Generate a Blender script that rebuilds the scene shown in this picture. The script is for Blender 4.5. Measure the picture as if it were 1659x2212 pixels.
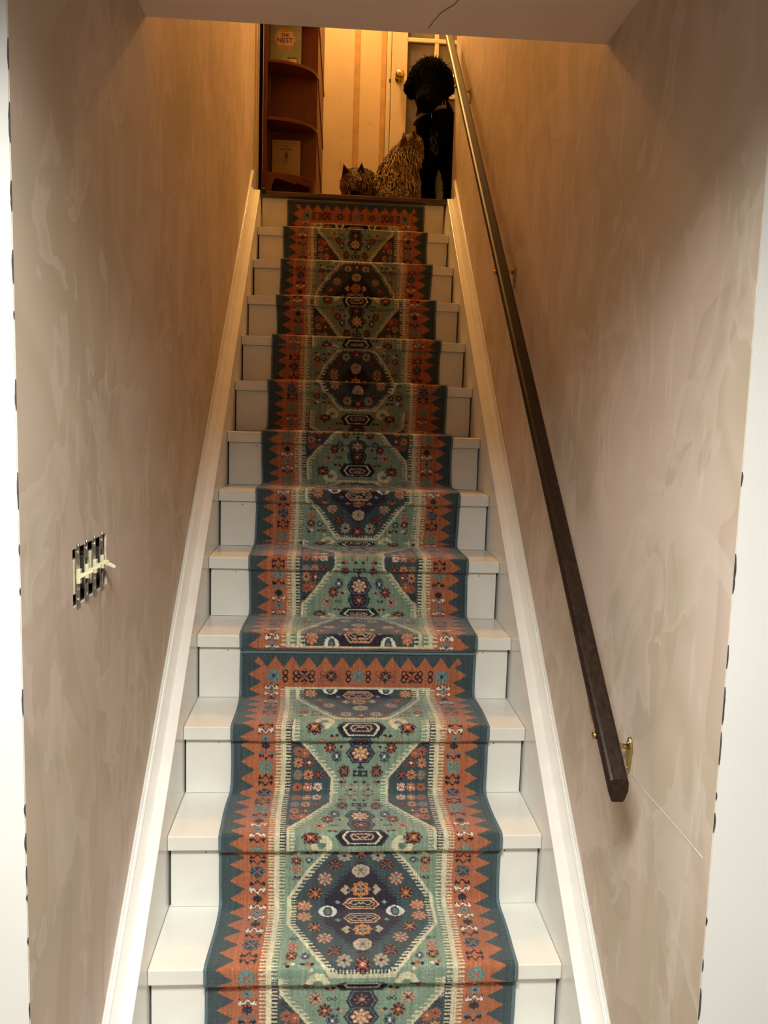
import bpy, bmesh, math, random
import numpy as np
from mathutils import Vector, Matrix
for o in list(bpy.data.objects): bpy.data.objects.remove(o)
scene=bpy.context.scene
COL=scene.collection
# ------------------------------------------------------------------ camera, world, large lights, exposure
cam=bpy.data.cameras.new('camera'); camo=bpy.data.objects.new('camera',cam); COL.objects.link(camo)
cam.sensor_fit='VERTICAL'; cam.sensor_height=24.0; cam.lens=1735.61/2212*24.0; cam.clip_start=.02
camo.location=(-.08326,-1.63974,1.19748); camo.rotation_euler=(1.4566624,-.0294510,-.0636904)
scene.camera=camo
world=bpy.data.worlds.new('world'); scene.world=world; world.use_nodes=True
world.node_tree.nodes['Background'].inputs[0].default_value=(.9,.95,1,1); world.node_tree.nodes['Background'].inputs[1].default_value=.02
vs=scene.view_settings; vs.view_transform='Standard'; vs.look='None'; vs.gamma=1.0; vs.use_curve_mapping=False
vs.exposure=0.0
cy=scene.cycles; cy.max_bounces=6; cy.diffuse_bounces=4; cy.glossy_bounces=3; cy.transmission_bounces=4; cy.caustics_reflective=False; cy.caustics_refractive=False; cy.use_adaptive_sampling=True; cy.adaptive_threshold=.05
def area(name,loc,rot,size,power,color,shape='DISK'):
    l=bpy.data.lights.new(name,'AREA'); l.shape=shape; l.size=size; l.energy=power; l.color=color; l.spread=2.55
    o=bpy.data.objects.new(name,l); o.location=loc; o.rotation_euler=rot; COL.objects.link(o); return o
def pointl(name,loc,r,power,color):
    l=bpy.data.lights.new(name,'POINT'); l.shadow_soft_size=r; l.energy=power; l.color=color
    o=bpy.data.objects.new(name,l); o.location=loc; COL.objects.link(o); return o
# ceiling lamps of the room at the foot of the stairs (behind the camera, the second an added fill) and of the hall at the top
area('room_lamp_light',(-.22,-1.45,1.985),(0,0,0),.52,66,(.975,.985,.90))
area('room_lamp_light',(.90,-3.0,1.985),(0,0,0),.52,24,(.975,.985,.90))  # weaker unseen lamp, added as fill
pointl('hall_lamp_light',(-.02,3.15,4.42),.09,122,(1,.57,.185))
# ------------------------------------------------------------------ stair dimensions (metres)
H=.19; RUN=.211767; HW=.456758; OV=.0162; TN=.0365; WX=.512; NST=12
SL=math.atan2(H,RUN); ZL=2.305; FZ=-.38; YN=-.51; YB=3.47; HC=4.7
rnd=random.Random(7); rng=np.random.default_rng(11)
# ------------------------------------------------------------------ material helpers
def srgbc(r,g,b):
    return tuple((c/12.92 if c<=.04045 else ((c+.055)/1.055)**2.4) for c in (r/255,g/255,b/255))+(1,)
class NT:
    def __init__(s,name):
        s.m=bpy.data.materials.new(name); s.m.use_nodes=True; s.t=s.m.node_tree; s.n=s.t.nodes; s.l=s.t.links
        s.b=s.n['Principled BSDF']
    def add(s,t,**k):
        n=s.n.new(t)
        for a,v in k.items():
            if a.startswith('i_'): n.inputs[a[2:].replace('_',' ')].default_value=v
            else: setattr(n,a,v)
        return n
    def co(s,scale=(1,1,1)):
        c=s.add('ShaderNodeTexCoord'); m=s.add('ShaderNodeMapping'); m.inputs['Scale'].default_value=scale
        s.l.new(c.outputs['Object'],m.inputs['Vector']); return m.outputs['Vector']
    def noise(s,v,scale,detail=3,rough=.5,dist=0):
        n=s.add('ShaderNodeTexNoise'); n.inputs['Scale'].default_value=scale; n.inputs['Detail'].default_value=detail; n.inputs['Roughness'].default_value=rough; n.inputs['Distortion'].default_value=dist
        s.l.new(v,n.inputs['Vector']); return n.outputs['Fac']
    def ramp(s,f,stops):
        r=s.add('ShaderNodeValToRGB'); e=r.color_ramp.elements
        while len(e)<len(stops): e.new(.5)
        for x,(p,c) in zip(e,stops): x.position=p; x.color=c if len(c)==4 else (*c,1)
        s.l.new(f,r.inputs['Fac']); return r.outputs['Color']
    def mix(s,f,a,b,mode='MIX'):
        m=s.add('ShaderNodeMix',data_type='RGBA',blend_type=mode)
        for sock,v in ((m.inputs[0],f),(m.inputs[6],a),(m.inputs[7],b)):
            if isinstance(v,(int,float)): sock.default_value=v
            elif isinstance(v,tuple): sock.default_value=v
            else: s.l.new(v,sock)
        return m.outputs[2]
    def bump(s,f,strength,dist=.002):
        b=s.add('ShaderNodeBump'); b.inputs['Strength'].default_value=strength; b.inputs['Distance'].default_value=dist
        s.l.new(f,b.inputs['Height']); s.l.new(b.outputs['Normal'],s.b.inputs['Normal'])
    def col(s,c):
        if isinstance(c,tuple): s.b.inputs['Base Color'].default_value=c
        else: s.l.new(c,s.b.inputs['Base Color'])
    def set(s,**k):
        for a,v in k.items(): s.b.inputs[a.replace('_',' ')].default_value=v
        return s
def simple(name,c,rough=.5,metal=0,spec=.5,var=.12,scale=30,bump=.05):
    t=NT(name); v=t.co(); f=t.noise(v,scale,4)
    d=tuple(x*(1-var) for x in c[:3])+(1,); e=tuple(min(1,x*(1+var)) for x in c[:3])+(1,)
    t.col(t.ramp(f,[(.3,d),(.7,e)])); t.set(Roughness=rough,Metallic=metal); t.b.inputs['Specular IOR Level'].default_value=spec
    if bump: t.bump(f,bump)
    return t.m
M={}
# glossy white stair paint, slightly uneven
t=NT('stair_paint'); v=t.co(); f=t.noise(v,9,4,.6); f2=t.noise(t.co((1,1,1)),70,2)
t.col(t.ramp(f,[(.3,(.74,.725,.675,1)),(.7,(.80,.79,.745,1))])); t.set(Roughness=.27); t.bump(f2,.06,.001); M['paint']=t.m
t=NT('trim_paint'); v=t.co(); f=t.noise(v,12,3); f2=t.noise(t.co((1,.25,.25)),60,3)
t.col(t.ramp(f,[(.3,(.78,.77,.74,1)),(.7,(.84,.83,.80,1))])); t.set(Roughness=.22); t.bump(f2,.10,.001); M['trim']=t.m
# skim-coated plaster in overlapping trowel passes
def plaster(name,seed):
    t=NT(name); c=t.add('ShaderNodeTexCoord'); mp=t.add('ShaderNodeMapping'); mp.inputs['Location'].default_value=(seed,seed*1.7,seed*.6); mp.inputs['Scale'].default_value=(1,1,.72)
    t.l.new(c.outputs['Object'],mp.inputs['Vector']); v=mp.outputs['Vector']
    big=t.noise(v,2.1,2,.55,.4); mid=t.noise(v,5.2,3,.55,.8)
    base=t.ramp(big,[(.34,srgbc(190,176,156)),(.46,srgbc(207,190,175)),(.50,srgbc(197,183,164)),(.56,srgbc(209,190,178)),(.70,srgbc(216,200,190))])
    patch=t.ramp(mid,[(.535,(0,0,0,1)),(.548,(1,1,1,1)),(.60,(.55,.55,.55,1)),(.68,(0,0,0,1))])
    v3=t.add('ShaderNodeMapping'); v3.inputs['Location'].default_value=(seed*2.3,1.1,4+seed); v3.inputs['Scale'].default_value=(1,1,.55); t.l.new(c.outputs['Object'],v3.inputs['Vector'])
    low=t.noise(v3.outputs['Vector'],3.4,2,.5,1.2); dk=t.ramp(low,[(.545,(0,0,0,1)),(.56,(1,1,1,1)),(.66,(.2,.2,.2,1))])
    m2=t.add('ShaderNodeMapping'); m2.inputs['Scale'].default_value=(1,1,.16); t.l.new(c.outputs['Object'],m2.inputs['Vector'])
    st=t.noise(m2.outputs['Vector'],24,2,.65); streak=t.ramp(st,[(.645,(0,0,0,1)),(.69,(1,1,1,1))])
    def mul(f,k):
        q=t.add('ShaderNodeMath',operation='MULTIPLY'); t.l.new(f,q.inputs[0]); q.inputs[1].default_value=k; return q.outputs[0]
    g=t.mix(mul(dk,.55),base,srgbc(188,170,152)); g=t.mix(mul(patch,.62),g,srgbc(217,203,193)); g=t.mix(mul(streak,.30),g,srgbc(228,220,206))
    t.col(g); t.set(Roughness=.62); t.b.inputs['Specular IOR Level'].default_value=.3
    ad=t.add('ShaderNodeMath',operation='ADD'); t.l.new(mid,ad.inputs[0]); ad.inputs[1].default_value=0; t.bump(mid,.06,.004); return t.m
M['plL']=plaster('skim_plaster_left',3.1); M['plR']=plaster('skim_plaster_right',9.4)
M['ceil']=simple('ceiling_paint',(.86,.67,.56,1),.8,var=.05,scale=6)
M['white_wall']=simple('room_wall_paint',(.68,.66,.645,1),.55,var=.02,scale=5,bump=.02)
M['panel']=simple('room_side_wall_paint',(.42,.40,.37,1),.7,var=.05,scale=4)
M['scr']=simple('scratched_plaster',(.62,.56,.49,1),.7)
M['floor']=simple('room_floor',(.20,.15,.11,1),.5,var=.2,scale=8)
t=NT('hall_wall_paint'); v=t.co((1,1,.7)); f=t.noise(v,3,4); st=t.noise(v,7,5,.6,.6)
t.col(t.mix(t.ramp(st,[(.66,(0,0,0,1)),(.74,(.5,.5,.5,1))]),t.ramp(f,[(.3,(.60,.47,.29,1)),(.7,(.69,.56,.36,1))]),(.42,.31,.17,1))); t.set(Roughness=.5); M['hall']=t.m
M['hall_door']=simple('hall_door_paint',(.66,.58,.43,1),.4,var=.03)
M['strip']=simple('bare_wood_strip',(.52,.31,.12,1),.5,var=.15,scale=20)
M['curtain']=simple('curtain_cloth',(.48,.41,.27,1),.9,var=.08,scale=12)
t=NT('door_glass'); t.set(Roughness=.06,IOR=1.45,Base_Color=(.95,.95,.9,1)); t.b.inputs['Transmission Weight'].default_value=.9; M['glass']=t.m
def wood(name,a,b,rough,sc=(30,3,30),spec=.4):
    t=NT(name); v=t.co(sc); f=t.noise(v,1.6,5,.6,.6); t.col(t.ramp(f,[(.3,a),(.75,b)])); t.set(Roughness=rough); t.bump(f,.05,.001); t.b.inputs['Specular IOR Level'].default_value=spec; return t.m
M['rail']=wood('dark_stained_wood',(.006,.004,.003,1),(.034,.014,.007,1),.38,(60,4,60),.28)
M['nosing']=wood('brown_landing_wood',(.055,.026,.010,1),(.11,.055,.022,1),.35,(3,40,40))
M['book_wood']=wood('orange_brown_wood',(.095,.021,.003,1),(.145,.033,.005,1),.42,(14,14,2))
M['landing']=wood('landing_floor_wood',(.16,.09,.04,1),(.24,.14,.06,1),.4,(3,30,30))
M['brass']=simple('aged_brass',(.50,.38,.14,1),.28,metal=1,var=.2,scale=60)
M['zinc']=simple('galvanised_steel',(.58,.59,.57,1),.38,metal=1,var=.25,scale=90)
M['box']=simple('dark_box_steel',(.03,.028,.026,1),.6,metal=.3,var=.3,scale=40)
M['ivory']=simple('ivory_plastic',(.60,.55,.36,1),.35,var=.06)
M['dark']=simple('painted_doorway_black',(.002,.0015,.001,1),.9,spec=.0,var=.2)  # near-black colour stands for the shade in the unlit doorway
M['chip']=simple('dark_chipped_paint',(.05,.045,.05,1),.8,var=.4,scale=80)
M['lamp_metal']=simple('lamp_metal',(.6,.58,.55,1),.3,metal=.8)
def emit(name,c,s):
    t=NT(name); t.b.inputs['Emission Color'].default_value=c; t.b.inputs['Emission Strength'].default_value=s; t.col((.9,.9,.88,1)); return t.m
M['glow_w']=emit('lamp_glass_warm',(1,.62,.25,1),6); M['glow_n']=emit('lamp_glass_neutral',(1,.95,.88,1),6)
# coloured-per-vertex cloth and coat
def attr_mat(name,rough,sheen,bumpsc,bs,spec=.2,noise=.12):
    t=NT(name); a=t.add('ShaderNodeAttribute',attribute_name='Col'); v=t.co(); f=t.noise(v,bumpsc,2,.7)
    g=t.ramp(f,[(.25,(1-noise*2,)*3),(.75,(1+noise,)*3)]); t.col(t.mix(1.0,a.outputs['Color'],g,'MULTIPLY')); t.set(Roughness=rough)
    t.b.inputs['Specular IOR Level'].default_value=spec; t.b.inputs['Sheen Weight'].default_value=sheen
    if bs: t.bump(f,bs,.002)
    return t.m
M['rug']=attr_mat('woven_pile',.95,.30,430,.6); M['fur']=attr_mat('dog_coat',.7,.0,200,0,.25); M['black_fur']=attr_mat('black_dog_coat',.95,.0,200,0,.04)
# ------------------------------------------------------------------ mesh helpers
def obj(name,verts,faces,mat,parent=None,smooth=False,**props):
    me=bpy.data.meshes.new(name); me.from_pydata([tuple(map(float,v)) for v in verts],[],[tuple(map(int,f)) for f in faces]); me.update()
    if smooth: me.polygons.foreach_set('use_smooth',[True]*len(me.polygons))
    if mat: me.materials.append(M[mat] if isinstance(mat,str) else mat)
    o=bpy.data.objects.new(name,me); COL.objects.link(o)
    if parent: o.parent=parent
    for k,v in props.items(): o[k]=v
    return o
def clean(o,bev=0,seg=2):
    bm=bmesh.new(); bm.from_mesh(o.data); bmesh.ops.recalc_face_normals(bm,faces=bm.faces)
    if bev: bmesh.ops.bevel(bm,geom=[e for e in bm.edges if e.calc_face_angle(0)>.5],offset=bev,segments=seg,profile=.5,affect='EDGES',clamp_overlap=True)
    bm.to_mesh(o.data); bm.free(); return o
BF=[(0,3,2,1),(4,5,6,7),(0,1,5,4),(1,2,6,5),(2,3,7,6),(3,0,4,7)]
def bv(x0,x1,y0,y1,z0,z1): return [(x0,y0,z0),(x1,y0,z0),(x1,y1,z0),(x0,y1,z0),(x0,y0,z1),(x1,y0,z1),(x1,y1,z1),(x0,y1,z1)]
def box(name,b,mat,parent=None,bev=0,**p):
    return clean(obj(name,bv(*b),BF,mat,parent,**p),bev)
def boxes(name,bs,mat,parent=None,**p):
    v=[];f=[]
    for b in bs:
        k=len(v); v+=bv(*b); f+=[tuple(i+k for i in q) for q in BF]
    return obj(name,v,f,mat,parent,**p)
def prism(name,poly,axis,a,b,mat,parent=None,bev=0,smooth=False,**p):
    # poly: 2-D outline, extruded along axis 0/1/2 from a to b
    def pt(q,w): l=list(q); l.insert(axis,w); return l
    n=len(poly); v=[pt(q,a) for q in poly]+[pt(q,b) for q in poly]
    f=[tuple(range(n)),tuple(range(2*n-1,n-1,-1))]+[(i,(i+1)%n,n+(i+1)%n,n+i) for i in range(n)]
    return clean(obj(name,v,f,mat,parent,smooth,**p),bev)
def sweep(name,path,prof,mat,parent=None,smooth=True,closed=False,up=(0,0,1),**p):
    # sweep closed 2-D profile (side, up) along a 3-D polyline
    P=[Vector(q) for q in path]; v=[]; n=len(prof)
    for i,q in enumerate(P):
        d=((P[(i+1)%len(P)] if closed or i+1<len(P) else q)-(P[i-1] if closed or i>0 else q)).normalized()
        s=d.cross(Vector(up)).normalized(); w=s.cross(d)
        v+=[q+s*a+w*b for a,b in prof]
    f=[]; m=len(P)
    for i in range(m if closed else m-1):
        for j in range(n): f.append((i*n+j,i*n+(j+1)%n,((i+1)%m)*n+(j+1)%n,((i+1)%m)*n+j))
    if not closed: f+=[tuple(range(n)),tuple(range((m-1)*n,m*n))]
    return clean(obj(name,v,f,mat,parent,smooth,**p))
def circ(r,n=8): return [(r*math.cos(2*math.pi*i/n),r*math.sin(2*math.pi*i/n)) for i in range(n)]
def lathe(name,prof,axis,org,mat,parent=None,n=20,**p):
    # prof: (r, h) pairs revolved about axis vector through org
    A=Vector(axis).normalized(); X=A.orthogonal().normalized(); Y=A.cross(X); O=Vector(org); v=[];f=[]
    for r,h in prof: v+=[O+A*h+(X*math.cos(2*math.pi*i/n)+Y*math.sin(2*math.pi*i/n))*r for i in range(n)]
    for k in range(len(prof)-1):
        for i in range(n): f.append((k*n+i,k*n+(i+1)%n,(k+1)*n+(i+1)%n,(k+1)*n+i))
    f+=[tuple(range(n)),tuple(range((len(prof)-1)*n,len(prof)*n))]
    return clean(obj(name,v,f,mat,parent,True,**p))
def thing(name,label,cat,loc=(0,0,0),group=None):
    o=bpy.data.objects.new(name,None); COL.objects.link(o); o.location=loc; o['label']=label; o['category']=cat; o.empty_display_size=.05
    if group: o['group']=group
    return o
def local(o,parent):   # keep world placement under a parent that is not at the origin
    o.parent=parent; o.matrix_parent_inverse=Matrix.Translation(-parent.location); return o
def adopt(parent):
    for c in [x for x in bpy.data.objects if x.parent==parent]: c.matrix_parent_inverse=Matrix.Translation(-Vector(parent.location))
def tag(o,label,cat,group=None):
    o['label']=label; o['category']=cat
    if group: o['group']=group
    return o
ST=dict(kind='structure')

# ---- woven pattern of the runners, drawn knot by knot (u across from the centre line, t along the pile) ----
PAL=dict(B=(61,78,80),N=(46,48,60),P=(45,38,51),O=(180,98,54),o=(211,146,102),G=(127,150,124),g=(99,125,104),
         C=(211,200,160),W=(226,216,196),K=(38,29,37),R=(152,78,62),S=(98,116,124),T=(192,164,130),Y=(208,142,74),M=(116,140,132))
KEY=list(PAL);IDX={k:i for i,k in enumerate(KEY)}
def srgb(c):
    c=np.asarray(c,float)/255
    return np.where(c<=.04045,c/12.92,((c+.055)/1.055)**2.4)
LIN=np.array([srgb(PAL[k]) for k in KEY])
Q=.0015;HALF=.341;PER=.93
def canvas(t0,t1):
    u=(np.arange(int(HALF/Q)+1)+.5)*Q; t=t0+(np.arange(int((t1-t0)/Q)+1)+.5)*Q
    U,T=np.meshgrid(u,t); return U,T,np.zeros(U.shape,np.int8)
def put(A,m,k): A[m]=IDX[k]
def rosette(A,U,T,u0,t0,ru,rt,a,b,c,mid=None,n=8):
    du=(U-u0)/ru;dt=(T-t0)/rt;r=np.hypot(du,dt);th=np.arctan2(dt,du)
    rr=r/(1+.13*np.cos(n*th))
    put(A,rr<1,a); put(A,(rr<.90)&(np.cos(n*th)>.12)&(r>.42),b); put(A,(r<.50)&(r>.30),mid or b)
    put(A,(np.minimum(np.abs(du),np.abs(dt))<.10)&(r<.70)&(r>.24),a)
    put(A,(np.abs(du)+np.abs(dt))<.33,c)
def hexa(U,T,u0,t0,ru,rt,s=.5):
    du=np.abs(U-u0)/ru;dt=np.abs(T-t0)/rt
    return (dt<1)&(du+s*dt<1)
def wave(A,U,T,u0,t0,k,edge=None,flip=1):
    du=(U-u0);dt=(T-t0)*flip
    w=.0045*np.cos(du/.018*2*np.pi*1.0)-.002*np.abs(du)/.018
    if edge: put(A,(np.abs(du)<.0195)&(np.abs(dt-w)<.0052),edge)
    put(A,(np.abs(du)<.0175)&(np.abs(dt-w)<.0027),k)
    hook=(np.abs(np.abs(du)-.0165)<.003)&(dt>-.009)&(dt<-.001); put(A,hook,k)
def bits(A,U,T,pts):
    for u0,t0,k in pts: put(A,(np.abs(U-u0)/.0062+np.abs(T-t0)/.005)<1,k)
def xx(A,U,T,u0,t0,k):
    for s in (-.0055,.0055):
        d=np.abs(U-u0-s)/.0062+np.abs(T-t0)/.0062; put(A,(d<1)&(d>.52),k)
def zig(A,U,T,Uo,Ui,per,ph,k):
    f=np.abs(((T-ph)/per+.5)%1-.5)*2   # 0 at tip .. 1 at valley
    put(A,U<Uo-(Uo-Ui)*f,k)
def comb(A,U,T,a,b,k,kb,per=.0093):
    m=(U>=a)&(U<b); put(A,m,kb); put(A,m&((T/per)%1<.5),k)
def border(A,U,T):
    put(A,U>0,'B'); zig(A,U,T,.320,.281,.0465,.0,'O')
def strips(A,U,T,inner):
    comb(A,U,T,.211,.226,'C','O'); put(A,(U>=.199)&(U<.211),'C'); comb(A,U,T,.186,.199,'C',inner)
def column(A,U,T):
    # motif column in the orange side band, from medallion centre to waist
    seq=[(0.,'gr'),(.022,'cw'),(.044,'st'),(.064,'cwf'),(.087,'kw'),(.116,'rn'),(.145,'kf'),(.166,'kw'),(.205,'rg'),(.240,'kf'),(.262,'cw'),(.284,'gr'),
         (.305,'cwf'),(.326,'st'),(.344,'gw'),(.360,'kw'),(.387,'rg'),(.413,'kf'),(.434,'kw'),(.465,'rn')]
    u=.2525
    for t,k in seq:
        if k=='rn': rosette(A,U,T,u,t,.018,.0165,'N','S','R')
        elif k=='rg': rosette(A,U,T,u,t,.0185,.0185,'M','g','O')
        elif k=='kw': wave(A,U,T,u,t,'K',None,1)
        elif k=='kf': wave(A,U,T,u,t,'K',None,-1)
        elif k=='cw': wave(A,U,T,u,t,'W','K',1)
        elif k=='cwf': wave(A,U,T,u,t,'W','K',-1)
        elif k=='gw': wave(A,U,T,u,t,'S',None,-1)
        elif k=='gr': rosette(A,U,T,u,t,.012,.010,'M','S','N')
        elif k=='st':
            rosette(A,U,T,u,t,.0115,.009,'P','N','S'); put(A,(np.abs(U-u)<.002)&(np.abs(T-t)<.014),'K')
def tile():
    U,T,A=canvas(0,PER/2)
    border(A,U,T); column(A,U,T)
    TM=.207; W0=PER/2; h=W0-T
    f=U<.186
    # ---------- medallion part (t<TM)
    med=f&(T<TM); put(A,med,'G')
    edge=np.where(T<.048,.180,.180-(T-.048)*(.180-.076)/(TM-.006-.048))
    put(A,med&(U<edge),'C'); inn=med&(U<edge-.009)&(T<TM-.008); put(A,inn,'B')
    put(A,inn&(U>edge-.022)&((T/.0093)%1<.42),'C')
    put(A,inn&(np.abs(T-(TM-.012))<.004)&((U/.008)%1<.45),'C')
    # dark stepped lozenge
    loz=np.where(T<.045,.088,.088-(T-.045)*.088/.11); loz=np.floor(loz/.008)*.008
    put(A,inn&(U<loz),'P'); put(A,inn&(np.abs(U-loz)<.009)&((T/.0075)%1<.45),'P')
    strips(A,U,T,'g')
    # ---------- hourglass part
    hg=f&(T>=TM); put(A,hg,'B')
    e2=np.where(h>.178,.183,np.where(h<.048,.078,.078+(h-.048)*(.183-.078)/.13))
    put(A,hg&(U<e2),'C'); gi=hg&(U<e2-.008); put(A,gi,'G')
    put(A,gi&(U>e2-.021)&((T/.0105)%1<.45),'C')
    m=hg; B2=A.copy(); comb(B2,U,T,.186,.199,'C','N'); s=(T>=TM+.012)&(U>=.186)&(U<.199); A[s]=B2[s]
    # side triangle rosettes
    for uu,hh,a,b,c in [(.166,.020,'O','R','N'),(.139,.020,'o','R','W'),(.112,.020,'W','O','R'),(.166,.056,'M','R','O'),(.139,.056,'O','o','N'),(.112,.056,'K','R','O'),
                        (.166,.090,'O','o','N'),(.137,.090,'R','K','W'),(.166,.122,'R','O','N'),(.148,.117,'O','R','o')]:
        rosette(A,U,W0-T,uu,hh,.0125,.0135,a,b,c)
    for hh in (.140,.150,.158): 
        d=(U-.168); put(A,(np.abs(d)<.012)&(np.abs(h-hh-.004*np.cos(d/.012*np.pi))<.0017)&(U>e2+.002),'K')
    put(A,(np.abs(h-.171)/.008+np.abs(U-.176)/.009<1)&(U>e2+.002),'o')
    # ---------- green motifs of the hourglass
    rosette(A,U,h,.064,.108,.0135,.017,'N','S','W')
    rosette(A,U,h,.044,.066,.0150,.018,'K','R','g')
    rosette(A,U,h,.082,.134,.0155,.017,'R','K','Y'); rosette(A,U,h,.103,.166,.0155,.016,'T','R','K')
    rosette(A,U,h,.124,.216,.0205,.021,'K','R','Y','O')
    bits(A,U,T,[(.040,W0-.036,'R'),(.050,W0-.036,'K'),(.046,W0-.030,'O'),(.012,W0-.036,'K'),(.022,W0-.028,'R'),(.008,W0-.020,'o'),(.024,W0-.012,'K'),(.034,W0-.006,'R'),(.012,W0-.006,'R'),(.052,W0-.136,'K'),(.046,W0-.132,'o'),(.070,W0-.186,'O'),(.078,W0-.190,'K'),(.064,W0-.192,'K')])
    xx(A,U,T,.066,W0-.163,'K')
    # navy column: cartouche, rosette, star, arrow
    def ring(hc,ru,rt,s,ks):
        for q,k in ks: put(A,hexa(U,h,0,hc,ru*q if q>0 else ru,rt*q,s),k)
    ring(.213,.066,.029,.28,[(1,'N'),(.90,'K'),(.76,'C'),(.66,'P')])
    put(A,hexa(U,h,0,.213,.030,.010,.2),'T'); put(A,hexa(U,h,0,.213,.026,.007,.2),'P'); put(A,(np.abs(h-.213-.004*np.sin(U/.004))<.002)&(U<.02),'o')
    ring(.158,.036,.028,.35,[(1,'N'),(.84,'S'),(.76,'P')]); rosette(A,U,h,0,.160,.018,.015,'K','R','T')
    ring(.116,.040,.027,.45,[(1,'N'),(.86,'S'),(.78,'P')]); rosette(A,U,h,0,.116,.022,.019,'O','C','o')
    put(A,(U<.003)&(h>.074)&(h<.092),'N'); put(A,(U<.014-(h-.070)*.9)&(h>.074)&(h<.082),'N')
    put(A,(U<.019)&(np.abs(h-.060)<.009)&~((np.abs(h-.060)<.003)&(U>.004)&(U<.013))&~((U>.007)&(U<.0095)),'N')
    # cream hooks either side of the medallion ends
    du=(U-.098);dt=(T-.226); r=np.hypot(du/.026,dt/.030)
    put(A,(r<1)&(r>.42)&~((du>0)&(dt>.004)),'C'); put(A,(r<.34),'g'); put(A,(r<.5)&(du<.004)&(dt>0.006),'C')
    # ---------- motifs inside the medallion
    for uu,tt,a,b,c in [(.064,.136,'K','R','B'),(.088,.095,'R','T','M'),(.112,.058,'K','O','Y'),(.139,.020,'O','o','M')]:
        rosette(A,U,T,uu,tt,.0175,.0165,a,b,c)
    rosette(A,U,T,.041,.166,.0165,.018,'M','o','K'); rosette(A,U,T,0,.177,.0185,.021,'K','R','o')
    r=np.hypot((U-.082)/.0225,T/.0205); ri=np.hypot((U-.082)/.0112,T/.0182); put(A,(r<1)&(ri>1),'W'); put(A,ri<=1,'B'); put(A,ri<.55,'S')
    put(A,(np.abs(U-.058)/.008+np.abs(T-.032)/.006)<1,'M')
    put(A,hexa(U,T,0,.026,.046,.0185,.35),'o'); put(A,hexa(U,T,0,.026,.041,.0145,.35),'K'); put(A,hexa(U,T,0,.026,.036,.011,.35),'T'); put(A,hexa(U,T,0,.026,.033,.0085,.35),'P')
    put(A,(U<.028)&(np.abs(T-.026-.004*np.sin(U/.0035))<.0018),'T')
    rosette(A,U,T,0,.068,.021,.019,'Y','O','M','K'); put(A,(np.abs(U-.037)/.014+np.abs(T-.066)/.014)<1,'T'); put(A,(np.abs(U-.030)/.006+np.abs(T-.066)/.006)<1,'P')
    r=np.hypot(U/.0215,(T-.118)/.0195); put(A,r<1,'T'); put(A,(r<.75)&(np.cos(6*np.arctan2(T-.118,U+1e-6))>0.2),'M'); put(A,r<.25,'R')
    # green spandrels beside the medallion
    xx(A,U,T,.157,.098,'K'); rosette(A,U,T,.157,.124,.0115,.0135,'R','o','M'); rosette(A,U,T,.158,.150,.0135,.0125,'K','O','o'); rosette(A,U,T,.128,.152,.0105,.0105,'N','S','W')
    bits(A,U,T,[(.168,.172,'R'),(.161,.172,'o'),(.164,.180,'K'),(.154,.174,'W'),(.138,.172,'M'),(.132,.175,'K'),(.122,.172,'R'),(.118,.179,'O'),(.111,.176,'K'),(.112,.190,'C')])
    return A
def full():
    q=tile();v=np.vstack([q,q[::-1]]); return v          # rows t 0..PER (u>=0 half)
def endband():
    # end border, t from 0 (cut edge) to .110 (cream line / field start)
    U,T,A=canvas(0,.112); put(A,U>0,'B')
    f=np.abs((U/.0485+.5)%1-.5)*2; f2=np.abs(((T-.0190)/.0465+.5)%1-.5)*2
    put(A,(T>.012+.034*f)&(U<.320-.039*f2),'O')
    def curl(u0,k):
        for s in (-1,1):
            d=np.hypot((U-u0)/.0085,(T-.071-s*.0095)/.0095); put(A,(d<1)&(d>.55),k)
    rosette(A,U,T,0,.071,.0175,.018,'M','S','R'); curl(.029,'K'); curl(.058,'R'); rosette(A,U,T,.080,.071,.0165,.018,'K','R','M'); curl(.104,'R'); curl(.134,'K'); rosette(A,U,T,.157,.071,.021,.021,'K','O','R'); curl(.182,'K'); curl(.212,'K'); rosette(A,U,T,.246,.071,.0205,.0205,'M','S','N')
    wave(A,U,T,.2525,.103,'W','K',-1)
    put(A,(T>.103)&(U<.214),'C'); return A
# ================================================================== the setting
HY=-.283,-.081; HZ=.867,.966     # opening left for the switches in the left wall
wl=boxes('wall_left',[(-WX-.1,-WX,YN+.002,2.60,FZ,HZ[0]),(-WX-.1,-WX,YN+.002,2.60,HZ[1],HC),(-WX-.1,-WX,YN+.002,HY[0],HZ[0],HZ[1]),(-WX-.1,-WX,HY[1],2.60,HZ[0],HZ[1])],'plL',kind='structure',label='skim-coated beige plaster wall on the left of the stairs')
wr=box('wall_right',(WX,WX+.1,YN+.002,2.706,FZ,HC),'plR',kind='structure',label='skim-coated beige plaster wall on the right behind the handrail')
box('floor',(-2.4,2.4,-4.2,.3,FZ-.1,FZ),'floor',kind='structure',label='floor of the room at the foot of the stairs')
wfl=box('wall_front_left',(-2.4,-WX-.001,YN,YN+.1,FZ,2.07),'white_wall',kind='structure',label='white wall face left of the stair opening')
wfr=box('wall_front_right',(WX+.001,2.4,YN,YN+.1,FZ,2.06),'white_wall',kind='structure',label='white wall face right of the stair opening')
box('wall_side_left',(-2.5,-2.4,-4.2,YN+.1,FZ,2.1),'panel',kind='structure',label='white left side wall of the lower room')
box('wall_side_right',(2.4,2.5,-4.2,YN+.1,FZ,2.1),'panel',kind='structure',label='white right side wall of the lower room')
box('wall_rear',(-2.5,2.5,-4.3,-4.2,FZ,2.1),'panel',kind='structure',label='white wall of the lower room behind the viewer')
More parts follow.
